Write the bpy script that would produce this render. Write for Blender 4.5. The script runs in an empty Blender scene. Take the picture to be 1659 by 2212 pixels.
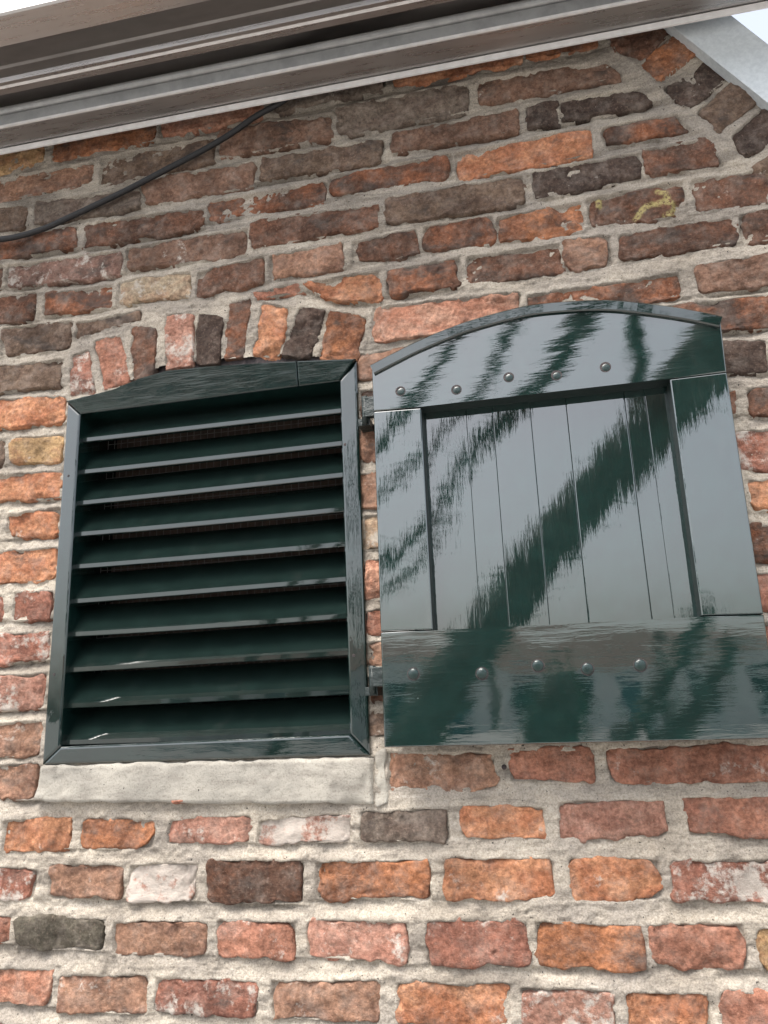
import bpy, bmesh, math, random
import numpy as np
from mathutils import Matrix, Vector

random.seed(7)
rng = np.random.default_rng(7)
scene = bpy.context.scene
col = scene.collection

# ------------------------------------------------------------------ camera
# wall plane is Y = 0, X runs right along the wall, Z is up.
F = 1600.0; PW, PH = 1659.0, 2212.0
_up = np.array([-230, -6200, 1600.0]); _up /= np.linalg.norm(_up)
_rt = -np.array([-8210, 708, 1600.0]); _rt -= _up * (_rt @ _up); _rt /= np.linalg.norm(_rt)
_yy = np.cross(_up, _rt)
CM = np.stack([_rt, _yy, _up], 1)
CAM = np.array([0.0, -1.3, 1.6])
cam = bpy.data.cameras.new('camera'); cam_o = bpy.data.objects.new('camera', cam); col.objects.link(cam_o)
cam.sensor_fit = 'VERTICAL'; cam.sensor_height = 36.0; cam.lens = 36.0 * F / PH
cam.clip_start = 0.02; cam.clip_end = 2000
R = Matrix((tuple(CM[0]), tuple(-CM[1]), tuple(-CM[2]))).transposed()
cam_o.matrix_world = Matrix.Translation(Vector(CAM)) @ R.to_4x4()
scene.camera = cam_o

# ------------------------------------------------------------------ sky and sun
SUN_EL, SUN_AZ = math.radians(64), math.radians(-30)      # azimuth measured from -Y (street side) towards -X
world = bpy.data.worlds.new('World'); scene.world = world; world.use_nodes = True
nt = world.node_tree; bg = nt.nodes['Background']
sky = nt.nodes.new('ShaderNodeTexSky'); sky.sky_type = 'NISHITA'; sky.sun_disc = False
sd = Vector((math.sin(SUN_AZ) * math.cos(SUN_EL), -math.cos(SUN_AZ) * math.cos(SUN_EL), math.sin(SUN_EL)))
sky.sun_elevation = SUN_EL; sky.sun_rotation = math.atan2(sd.x, sd.y)
sky.air_density = 1.0; sky.dust_density = 5.0; sky.ozone_density = 1.0
hs = nt.nodes.new('ShaderNodeHueSaturation'); hs.inputs['Saturation'].default_value = 0.42      # hazy white overcast
nt.links.new(sky.outputs[0], hs.inputs['Color']); nt.links.new(hs.outputs[0], bg.inputs[0]); bg.inputs[1].default_value = 0.15
sl = bpy.data.lights.new('sun', 'SUN'); sl.energy = 1.1; sl.angle = math.radians(28); sl.color = (1.0, 0.95, 0.88)
so = bpy.data.objects.new('sun', sl); col.objects.link(so); so.rotation_euler = sd.to_track_quat('Z', 'Y').to_euler()
vs = scene.view_settings; vs.view_transform = 'Standard'; vs.look = 'None'; vs.exposure = 1.58; vs.gamma = 1.0
vs.use_curve_mapping = False

# ------------------------------------------------------------------ helpers
def ray(px, py):
    return CM.T @ np.array([(px - PW / 2) / F, (py - PH / 2) / F, 1.0])
def un(px, py, Y=0.0):
    d = ray(px, py); t = (Y - CAM[1]) / d[1]; p = CAM + d * t
    return (float(p[0]), float(p[2]))

def mesh_obj(name, verts, faces, mat, parent=None, smooth=False):
    me = bpy.data.meshes.new(name); me.from_pydata([tuple(v) for v in verts], [], [tuple(f) for f in faces])
    o = bpy.data.objects.new(name, me); col.objects.link(o)
    if mat: me.materials.append(mat)
    if parent: o.parent = parent
    if smooth: me.polygons.foreach_set('use_smooth', [True] * len(me.polygons))
    return o
def bm_obj(name, bm, mat, parent=None, smooth=False):
    bmesh.ops.recalc_face_normals(bm, faces=bm.faces)
    me = bpy.data.meshes.new(name); bm.to_mesh(me); bm.free()
    o = bpy.data.objects.new(name, me); col.objects.link(o)
    if mat: me.materials.append(mat)
    if parent: o.parent = parent
    if smooth:
        me.polygons.foreach_set('use_smooth', [True] * len(me.polygons))
    return o
def thing(name, label, cat, loc=(0, 0, 0), group=None):
    o = bpy.data.objects.new(name, None); col.objects.link(o); o['label'] = label; o['category'] = cat
    o.empty_display_size = 0.05
    if group: o['group'] = group
    return o
def tag(o, label, cat, group=None):
    o['label'] = label; o['category'] = cat
    if group: o['group'] = group
    return o
def prism(name, poly, yf, yb, mat, parent=None, bevel=0.002, seg=2, fronty=None):
    """poly: XZ outline, extruded from yf (front) to yb (back), edges bevelled"""
    bm = bmesh.new()
    a = [bm.verts.new((x, (fronty(x, z) if fronty else yf), z)) for x, z in poly]
    b = [bm.verts.new((x, yb, z)) for x, z in poly]
    fa = bm.faces.new(a); bm.faces.new(b[::-1]); n = len(poly)
    for i in range(n): bm.faces.new((a[i], b[i], b[(i + 1) % n], a[(i + 1) % n]))
    if bevel > 0:
        ed = [e for e in bm.edges if any(v in a for v in e.verts) and all(v in a for v in e.verts)]
        bmesh.ops.bevel(bm, geom=ed, offset=bevel, segments=seg, profile=0.5, affect='EDGES', clamp_overlap=True)
    return bm_obj(name, bm, mat, parent)
def box(name, x0, x1, y0, y1, z0, z1, mat, parent=None, bevel=0.0):
    return prism(name, [(x0, z0), (x1, z0), (x1, z1), (x0, z1)], y0, y1, mat, parent, bevel)
def tube(bm, pts, rads, seg=10, cap=True):
    pts = [Vector(p) for p in pts]; rings = []
    for i, p in enumerate(pts):
        t = (pts[min(i + 1, len(pts) - 1)] - pts[max(i - 1, 0)]).normalized()
        a = t.orthogonal().normalized() if i == 0 else (prev - t * prev.dot(t)).normalized()
        prev = a; b = t.cross(a)
        rings.append([bm.verts.new(p + (a * math.cos(k * 2 * math.pi / seg) + b * math.sin(k * 2 * math.pi / seg)) * rads[i]) for k in range(seg)])
    for i in range(len(rings) - 1):
        for k in range(seg):
            bm.faces.new((rings[i][k], rings[i][(k + 1) % seg], rings[i + 1][(k + 1) % seg], rings[i + 1][k]))
    if cap: bm.faces.new(rings[0][::-1]); bm.faces.new(rings[-1])
def smooth_path(pts, n):
    p = np.array(pts, float); P = np.vstack([2 * p[0] - p[1], p, 2 * p[-1] - p[-2]]); out = []
    for i in range(1, len(P) - 2):
        for k in range(n):
            t = k / n; a, b, c, d = P[i - 1], P[i], P[i + 1], P[i + 2]
            out.append(0.5 * ((2 * b) + (c - a) * t + (2 * a - 5 * b + 4 * c - d) * t * t + (3 * b - a - 3 * c + d) * t ** 3))
    out.append(p[-1]); return [tuple(q) for q in out]

# numpy gradient-ish noise
_tab = rng.random((256, 256)) * 2 - 1
def noise(x, y, seed=0):
    x = np.asarray(x) + seed * 17.31; y = np.asarray(y) + seed * 9.73
    xi = np.floor(x).astype(int); yi = np.floor(y).astype(int); fx = x - xi; fy = y - yi
    fx = fx ** 3 * (fx * (fx * 6 - 15) + 10); fy = fy ** 3 * (fy * (fy * 6 - 15) + 10)
    g = lambda a, b: _tab[a & 255, b & 255]
    return (g(xi, yi) * (1 - fx) + g(xi + 1, yi) * fx) * (1 - fy) + (g(xi, yi + 1) * (1 - fx) + g(xi + 1, yi + 1) * fx) * fy
def fbm(x, y, oct=4, seed=0, gain=0.5):
    s = 0; a = 1.0; t = 0
    for i in range(oct):
        s = s + a * noise(x * 2 ** i, y * 2 ** i, seed + i * 3.7); t += a; a *= gain
    return s / t

# ------------------------------------------------------------------ materials
def mat_new(name):
    m = bpy.data.materials.new(name); m.use_nodes = True
    return m, m.node_tree, m.node_tree.nodes['Principled BSDF']
def N(nt, t, **kw):
    n = nt.nodes.new(t)
    for k, v in kw.items():
        if k.startswith('i_'):
            key = k[2:]; key = int(key) if key.isdigit() else key
            n.inputs[key].default_value = v
        else: setattr(n, k, v)
    return n
def noise_node(nt, vec, scale, detail=5, rough=0.55, dist=0.0):
    n = N(nt, 'ShaderNodeTexNoise'); n.inputs['Scale'].default_value = scale; n.inputs['Detail'].default_value = detail
    n.inputs['Roughness'].default_value = rough; n.inputs['Distortion'].default_value = dist
    if vec is not None: nt.links.new(vec, n.inputs['Vector'])
    return n.outputs['Fac']
def ramp(nt, fac, lo, hi, a=0.0, b=1.0):
    n = N(nt, 'ShaderNodeMapRange'); n.interpolation_type = 'SMOOTHSTEP'
    nt.links.new(fac, n.inputs['Value'])
    for k, v in zip(('From Min', 'From Max', 'To Min', 'To Max'), (lo, hi, a, b)):
        if hasattr(v, 'is_linked'): nt.links.new(v, n.inputs[k])
        else: n.inputs[k].default_value = v
    return n.outputs['Result']
def math_n(nt, op, a, b=0.5):
    n = N(nt, 'ShaderNodeMath', operation=op)
    for i, v in enumerate((a, b)):
        if hasattr(v, 'is_linked'): nt.links.new(v, n.inputs[i])
        else: n.inputs[i].default_value = v
    return n.outputs[0]
def mixc(nt, fac, a, b, bt='MIX'):
    n = N(nt, 'ShaderNodeMix', data_type='RGBA', blend_type=bt)
    for s, v in ((n.inputs[0], fac), (n.inputs[6], a), (n.inputs[7], b)):
        if hasattr(v, 'is_linked'): nt.links.new(v, s)
        elif isinstance(v, (int, float)): s.default_value = v
        else: s.default_value = (*v, 1.0) if len(v) == 3 else v
    return n.outputs[2]
def mapping(nt, vec, scale=(1, 1, 1), loc=(0, 0, 0)):
    n = N(nt, 'ShaderNodeMapping'); nt.links.new(vec, n.inputs['Vector'])
    n.inputs['Scale'].default_value = scale; n.inputs['Location'].default_value = loc
    return n.outputs[0]
def geo_pos(nt): return N(nt, 'ShaderNodeNewGeometry').outputs['Position']
def bump(nt, h, bsdf, strength, dist, prev=None):
    n = N(nt, 'ShaderNodeBump'); n.inputs['Strength'].default_value = strength; n.inputs['Distance'].default_value = dist
    nt.links.new(h, n.inputs['Height'])
    if prev is not None: nt.links.new(prev, n.inputs['Normal'])
    if bsdf is not None: nt.links.new(n.outputs[0], bsdf.inputs['Normal'])
    return n.outputs[0]
def lin(c): 
    c = np.array(c, float) / 255
    return tuple(np.where(c <= 0.04045, c / 12.92, ((c + 0.055) / 1.055) ** 2.4))

def wall_stain(nt, pos):
    # soot and run-off that crosses bricks and joints alike
    a = noise_node(nt, mapping(nt, pos, (1.6, 1, 0.7)), 2.6, 7, 0.62, 0.3); b = noise_node(nt, mapping(nt, pos, (0.5, 1, 1.6)), 9, 6, 0.66)
    return math_n(nt, 'MULTIPLY', ramp(nt, math_n(nt, 'ADD', math_n(nt, 'MULTIPLY', a, 0.65), math_n(nt, 'MULTIPLY', b, 0.35)), 0.47, 0.64), 0.70)
def make_brick_mat():
    m, nt, b = mat_new('old_brick')
    pos = geo_pos(nt)
    a1 = N(nt, 'ShaderNodeAttribute', attribute_name='bc').outputs['Color']
    a2 = N(nt, 'ShaderNodeAttribute', attribute_name='bc2').outputs['Color']
    aux = N(nt, 'ShaderNodeAttribute', attribute_name='aux')
    sep = N(nt, 'ShaderNodeSeparateColor'); nt.links.new(aux.outputs['Color'], sep.inputs[0])
    eff, soot, mark, seed = sep.outputs[0], sep.outputs[1], sep.outputs[2], aux.outputs['Alpha']
    sv = N(nt, 'ShaderNodeVectorMath', operation='SCALE'); sv.inputs[0].default_value = (13.7, 7.1, 9.3); nt.links.new(seed, sv.inputs['Scale'])
    ad = N(nt, 'ShaderNodeVectorMath', operation='ADD'); nt.links.new(pos, ad.inputs[0]); nt.links.new(sv.outputs[0], ad.inputs[1])
    p = ad.outputs[0]
    n1 = noise_node(nt, mapping(nt, p, (0.7, 1, 1.2)), 19, 6, 0.62, 0.4)
    c = mixc(nt, ramp(nt, n1, 0.40, 0.62), a1, a2)
    n2 = noise_node(nt, mapping(nt, p, (0.8, 1, 1.1)), 62, 6, 0.66, 0.6)       # mottling
    c = mixc(nt, ramp(nt, n2, 0.34, 0.66), mixc(nt, 1.0, c, (0.68, 0.65, 0.63), 'MULTIPLY'), c)
    n3 = noise_node(nt, p, 240, 3, 0.6)
    c = mixc(nt, ramp(nt, n3, 0.56, 0.72, 0, 0.35), c, mixc(nt, 0.5, c, (0.62, 0.45, 0.36)))
    nf = noise_node(nt, p, 135, 5, 0.72)
    c = mixc(nt, 1.0, c, mixc(nt, ramp(nt, nf, 0.33, 0.66), (0.60, 0.58, 0.57), (1.16, 1.15, 1.14)), 'MULTIPLY')
    # soot and algae patches
    n4 = noise_node(nt, mapping(nt, p, (0.8, 1, 1.4)), 15, 7, 0.68, 0.3)
    th = math_n(nt, 'SUBTRACT', 0.78, math_n(nt, 'MULTIPLY', soot, 0.42))
    c = mixc(nt, math_n(nt, 'MULTIPLY', ramp(nt, n4, math_n(nt, 'SUBTRACT', th, 0.10), math_n(nt, 'ADD', th, 0.06)), 0.80), c, (0.060, 0.048, 0.042))
    # dark fine pits
    n5 = noise_node(nt, p, 150, 4, 0.7)
    c = mixc(nt, ramp(nt, n5, 0.66, 0.74, 0, 0.65), c, (0.055, 0.04, 0.034))
    # thin lime film, veil all over
    n7 = noise_node(nt, p, 34, 5, 0.7)
    c = mixc(nt, math_n(nt, 'MULTIPLY', ramp(nt, n7, 0.42, 0.75), 0.30), c, (0.40, 0.34, 0.29))
    # lime smears
    n6 = math_n(nt, 'ADD', math_n(nt, 'MULTIPLY', noise_node(nt, p, 21, 8, 0.66, 0.0), 0.72), math_n(nt, 'MULTIPLY', noise_node(nt, p, 130, 6, 0.7), 0.28))
    th2 = math_n(nt, 'SUBTRACT', 0.74, math_n(nt, 'MULTIPLY', eff, 0.42))
    c = mixc(nt, math_n(nt, 'MULTIPLY', ramp(nt, n6, math_n(nt, 'SUBTRACT', th2, 0.04), math_n(nt, 'ADD', th2, 0.06)), 0.80), c, (0.56, 0.52, 0.46))
    # yellow chalk mark
    nm = noise_node(nt, p, 160, 4, 0.7)
    c = mixc(nt, math_n(nt, 'MULTIPLY', mark, ramp(nt, nm, 0.38, 0.54)), c, (0.38, 0.32, 0.14))
    c = mixc(nt, wall_stain(nt, pos), c, mixc(nt, 1.0, c, (0.55, 0.54, 0.53), 'MULTIPLY'))
    nt.links.new(c, b.inputs['Base Color']); b.inputs['Roughness'].default_value = 0.92
    b.inputs['Specular IOR Level'].default_value = 0.25
    h1 = noise_node(nt, mapping(nt, p, (0.85, 1, 1.1)), 95, 7, 0.75, 0.2)
    h2 = noise_node(nt, p, 420, 4, 0.65)
    nbn = N(nt, 'ShaderNodeBump'); nbn.inputs['Distance'].default_value = 0.011; nt.links.new(h1, nbn.inputs['Height'])
    nt.links.new(ramp(nt, noise_node(nt, p, 11, 3, 0.6), 0.35, 0.65, 0.45, 1.0), nbn.inputs['Strength'])
    bump(nt, h2, b, 0.6, 0.0022, nbn.outputs[0])
    return m
def make_mortar_mat():
    m, nt, b = mat_new('lime_mortar')
    pos = geo_pos(nt)
    n1 = noise_node(nt, mapping(nt, pos, (1, 1, 1.6)), 7, 6, 0.6)
    c = mixc(nt, ramp(nt, n1, 0.36, 0.62), (0.355, 0.320, 0.275), (0.49, 0.440, 0.365))
    n2 = noise_node(nt, mapping(nt, pos, (0.28, 1, 2.0)), 17, 8, 0.7, 0.4)      # grey weathering
    c = mixc(nt, ramp(nt, n2, 0.45, 0.64, 0, 0.72), c, (0.19, 0.168, 0.142))
    n5 = noise_node(nt, mapping(nt, pos, (0.25, 1, 2.5)), 30, 6, 0.7, 0.3)
    c = mixc(nt, ramp(nt, n5, 0.58, 0.72, 0, 0.7), c, (0.58, 0.53, 0.46))
    n3 = noise_node(nt, pos, 330, 4, 0.7)                                        # sand grains
    c = mixc(nt, ramp(nt, n3, 0.36, 0.60, 0.0, 1.0), mixc(nt, 1.0, c, (0.70, 0.68, 0.66), 'MULTIPLY'), c)
    n4 = noise_node(nt, pos, 190, 2, 0.5)
    c = mixc(nt, ramp(nt, n4, 0.70, 0.74), c, (0.05, 0.045, 0.04))
    sx = N(nt, 'ShaderNodeSeparateXYZ'); nt.links.new(pos, sx.inputs[0])
    up_n = math_n(nt, 'ADD', sx.outputs['Z'], math_n(nt, 'MULTIPLY', noise_node(nt, pos, 3.5, 5, 0.65), 1.3))
    c = mixc(nt, ramp(nt, up_n, 2.6, 3.2, 0, 0.30), c, mixc(nt, 1.0, c, (0.58, 0.57, 0.57), 'MULTIPLY'))     # grey weathering higher up
    c = mixc(nt, wall_stain(nt, pos), c, mixc(nt, 1.0, c, (0.62, 0.60, 0.58), 'MULTIPLY'))
    nt.links.new(c, b.inputs['Base Color']); b.inputs['Roughness'].default_value = 0.95
    b.inputs['Specular IOR Level'].default_value = 0.2
    h1 = noise_node(nt, pos, 110, 6, 0.7); h2 = noise_node(nt, pos, 480, 3, 0.6)
    nb = bump(nt, h1, None, 0.7, 0.006); bump(nt, h2, b, 0.6, 0.0018, nb)
    return m
def make_concrete_mat():
    m, nt, b = mat_new('cement_render')
    pos = geo_pos(nt)
    n1 = noise_node(nt, pos, 9, 6, 0.62)
    c = mixc(nt, ramp(nt, n1, 0.36, 0.64), (0.265, 0.250, 0.218), (0.36, 0.338, 0.292))
    n2 = noise_node(nt, mapping(nt, pos, (0.5, 1, 2)), 40, 7, 0.72)
    c = mixc(nt, ramp(nt, n2, 0.46, 0.70, 0, 0.65), c, (0.20, 0.18, 0.155))
    n3 = noise_node(nt, pos, 300, 4, 0.7)
    c = mixc(nt, ramp(nt, n3, 0.32, 0.5), mixc(nt, 1.0, c, (0.72, 0.70, 0.68), 'MULTIPLY'), c)
    n4 = noise_node(nt, pos, 75, 3, 0.6)
    c = mixc(nt, ramp(nt, n4, 0.72, 0.75), c, (0.07, 0.06, 0.05))
    nt.links.new(c, b.inputs['Base Color']); b.inputs['Roughness'].default_value = 0.93
    b.inputs['Specular IOR Level'].default_value = 0.2
    nb = bump(nt, noise_node(nt, pos, 60, 6, 0.68), None, 0.4, 0.005); bump(nt, n3, b, 0.5, 0.0018, nb)
    return m
def make_paint(name, grain, specks=0.0, base=(0.0042, 0.0150, 0.0132), gs=1.0, coat=1.0, cior=1.85):
    """thick gloss enamel with brush grain along 'X' or 'Z'"""
    m, nt, b = mat_new(name)
    pos = geo_pos(nt)
    sc = (1.0, 1.0, 0.08) if grain == 'Z' else (0.08, 1.0, 1.0)
    v = mapping(nt, pos, sc)
    g1 = noise_node(nt, v, 150, 4, 0.6)
    g2 = noise_node(nt, mapping(nt, pos, (1, 1, 0.16) if grain == 'Z' else (0.16, 1, 1)), 60, 4, 0.6, 0.5)
    g3 = noise_node(nt, mapping(nt, pos, (1, 1, 0.5) if grain == 'Z' else (0.5, 1, 1)), 14, 2, 0.5)
    n = noise_node(nt, pos, 30, 5, 0.6)
    c = mixc(nt, ramp(nt, n, 0.35, 0.7), base, tuple(x * 1.35 for x in base))
    rough = ramp(nt, noise_node(nt, pos, 12, 5, 0.6), 0.3, 0.75, 0.015, 0.05)
    # dust and chips
    if specks:
        vo = N(nt, 'ShaderNodeTexVoronoi'); vo.inputs['Scale'].default_value = 60; nt.links.new(pos, vo.inputs['Vector'])
        big = noise_node(nt, pos, 8, 3, 0.6)
        th = ramp(nt, big, 0.45, 0.75, 0.02, 0.02 + specks)
        sc_n = N(nt, 'ShaderNodeSeparateColor'); nt.links.new(vo.outputs['Color'], sc_n.inputs[0])
        sp = math_n(nt, 'LESS_THAN', vo.outputs['Distance'], math_n(nt, 'MULTIPLY', math_n(nt, 'GREATER_THAN', sc_n.outputs[0], 0.88), math_n(nt, 'MULTIPLY', sc_n.outputs[1], specks)))
        c = mixc(nt, sp, c, (0.55, 0.55, 0.52)); 
        rough = math_n(nt, 'ADD', rough, math_n(nt, 'MULTIPLY', sp, 0.5))
    dust = noise_node(nt, mapping(nt, pos, (1, 1, 0.3)), 22, 7, 0.72)
    c = mixc(nt, ramp(nt, dust, 0.55, 0.8, 0, 0.05), c, (0.30, 0.29, 0.26))
    nt.links.new(c, b.inputs['Base Color']); nt.links.new(rough, b.inputs['Roughness'])
    b.inputs['IOR'].default_value = 1.56
    b.inputs['Coat Weight'].default_value = coat; b.inputs['Coat IOR'].default_value = cior; b.inputs['Coat Roughness'].default_value = 0.015
    h = math_n(nt, 'ADD', math_n(nt, 'MULTIPLY', g1, 0.35), math_n(nt, 'MULTIPLY', g2, 0.6))
    nb = bump(nt, h, None, 0.32 * gs, 0.0011)
    nb2 = bump(nt, g3, b, 0.35 * gs, 0.004, nb)
    nt.links.new(nb2, b.inputs['Coat Normal'])
    return m
def make_alu(name, colr, rough, stain=0.35, dirt=(0.10, 0.085, 0.07)):
    m, nt, b = mat_new(name)
    pos = geo_pos(nt)
    n = noise_node(nt, mapping(nt, pos, (0.06, 1, 1)), 90, 6, 0.7)               # drawn streaks
    n2 = noise_node(nt, mapping(nt, pos, (0.35, 1, 1)), 14, 3, 0.5)              # grime film
    n3 = noise_node(nt, pos, 130, 5, 0.7)
    c = mixc(nt, ramp(nt, n, 0.3, 0.7), tuple(x * 0.93 for x in colr), colr)
    d = math_n(nt, 'MULTIPLY', ramp(nt, n2, 0.25, 0.85), stain)
    d = math_n(nt, 'ADD', d, ramp(nt, n3, 0.70, 0.76, 0, 0.25))
    c = mixc(nt, d, c, dirt)
    nt.links.new(c, b.inputs['Base Color'])
    nt.links.new(math_n(nt, 'SUBTRACT', 1.0, d), b.inputs['Metallic'])
    nt.links.new(ramp(nt, n, 0.3, 0.8, rough, rough + 0.12), b.inputs['Roughness'])
    bump(nt, noise_node(nt, mapping(nt, pos, (0.03, 1, 1)), 260, 3, 0.6), b, 0.05, 0.001)
    return m
def make_plain(name, c1, c2, scale=20, rough=0.8, metal=0.0, bstr=0.2):
    m, nt, b = mat_new(name)
    pos = geo_pos(nt)
    n = noise_node(nt, pos, scale, 6, 0.65)
    nt.links.new(mixc(nt, ramp(nt, n, 0.32, 0.68), c1, c2), b.inputs['Base Color'])
    b.inputs['Roughness'].default_value = rough; b.inputs['Metallic'].default_value = metal
    if bstr: bump(nt, n, b, bstr, 0.01)
    return m

M_BRICK = make_brick_mat(); M_MORTAR = make_mortar_mat(); M_CEMENT = make_concrete_mat()
M_PV = make_paint('green_gloss_vertical_grain', 'Z', gs=0.46); M_PH = make_paint('green_gloss_horizontal_grain', 'X', 0.0, gs=0.42)
M_FV = make_paint('green_frame_vertical_grain', 'Z', gs=1.0, base=(0.0035, 0.0115, 0.0102), cior=1.48); M_FH = make_paint('green_frame_horizontal_grain', 'X', gs=1.0, base=(0.0035, 0.0115, 0.0102), cior=1.48)
M_HEAD = make_paint('green_head_paint', 'X', gs=2.2, base=(0.0035, 0.0115, 0.0102), coat=0.0)
M_RECESS_SHADE = make_plain('shaded_recess_green', (0.004, 0.011, 0.010), (0.006, 0.015, 0.0135), 30, 0.55, 0.0, 0.2)
M_PS = make_paint('green_gloss_speckled', 'X', 0.085, gs=0.42)
M_SLAT = make_paint('green_slat_paint', 'X', 0.0, (0.0060, 0.0120, 0.0106), gs=0.22, coat=0.4, cior=1.5)
M_ALU = make_alu('mill_aluminium', (0.42, 0.408, 0.40), 0.25, 0.12)
M_ALU2 = make_alu('grimy_shaded_aluminium', (0.30, 0.28, 0.265), 0.34, 0.75, (0.065, 0.052, 0.042))  # grime plus the shade of the deep housing recess, both in the colour
M_GLINT = make_plain('painted_edge_glint', (0.52, 0.505, 0.49), (0.62, 0.605, 0.59), 40, 0.35, 0.0, 0.0)  # bright reflections along the aluminium edges, painted as pale strips
M_SKY_SHEEN = make_plain('sky_sheen_face', (0.225, 0.228, 0.225), (0.30, 0.302, 0.297), 25, 0.3, 0.35, 0.0)  # grey of the mirrored sky put into the colour of this face
M_ZINC = make_plain('galvanised_zinc', (0.47, 0.51, 0.53), (0.56, 0.60, 0.615), 120, 0.5, 0.2, 0.02)
M_RUBBER = make_plain('black_rubber', (0.006, 0.006, 0.007), (0.011, 0.011, 0.012), 90, 0.65, 0, 0.1)
M_CAULK_SHADE = make_plain('sealant_and_shade', (0.016, 0.012, 0.013), (0.045, 0.032, 0.032), 120, 0.75, 0, 0.5)  # sealant, and the painted dark of bolt rings and holes
M_INNER = make_plain('brown_inner_boarding', (0.045, 0.030, 0.023), (0.08, 0.052, 0.04), 30, 0.8, 0, 0.2)
M_WIRE = make_plain('rusty_wire', (0.09, 0.085, 0.08), (0.17, 0.16, 0.15), 90, 0.6, 0.5, 0.0)
M_IRON = make_paint('green_painted_iron', 'X', 0.0, (0.004, 0.012, 0.011), gs=1.6)
M_HINGE = make_plain('old_green_iron', (0.006, 0.014, 0.013), (0.014, 0.024, 0.022), 60, 0.38, 0.0, 0.5)
M_BOLT = make_plain('green_bolt_paint', (0.006, 0.018, 0.016), (0.010, 0.024, 0.022), 60, 0.16, 0.0, 0.2)
M_BARK = make_plain('bark', (0.05, 0.038, 0.028), (0.10, 0.08, 0.06), 30, 0.9, 0, 0.5)
M_LEAF = make_plain('leaves', (0.035, 0.065, 0.02), (0.06, 0.10, 0.03), 6, 0.6, 0, 0.0)

# ------------------------------------------------------------------ brick data, measured on the wall
# colour codes: (colour 1, colour 2, lime smears, soot)
CODE = {
 'o': ((206, 138, 102), (186, 112, 80), .22, .16), 'O': ((188, 116, 80), (150, 94, 70), .16, .38),
 'p': ((208, 152, 128), (192, 124, 100), .24, .10), 'P': ((192, 138, 120), (176, 118, 101), .40, .16),
 'r': ((174, 112, 93), (186, 122, 100), .24, .24), 'R': ((172, 108, 90), (152, 96, 82), .46, .22),
 'd': ((126, 82, 64), (104, 73, 60), .16, .42), 'D': ((154, 92, 66), (112, 76, 61), .13, .46),
 'b': ((128, 104, 88), (112, 88, 75), .22, .38), 'B': ((172, 126, 103), (150, 108, 90), .28, .26),
 'k': ((86, 68, 60), (76, 62, 56), .12, .22), 'g': ((124, 110, 99), (112, 94, 84), .26, .30),
 't': ((202, 160, 114), (190, 134, 96), .26, .22), 'w': ((190, 138, 122), (182, 128, 112), .70, .0),
 'c': ((200, 178, 150), (186, 148, 120), .45, .14), 'm': ((142, 105, 88), (124, 91, 76), .24, .32),
 'M': ((150, 112, 100), (130, 95, 84), .42, .28), 'v': ((104, 97, 84), (90, 83, 72), .14, .30)}
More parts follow.
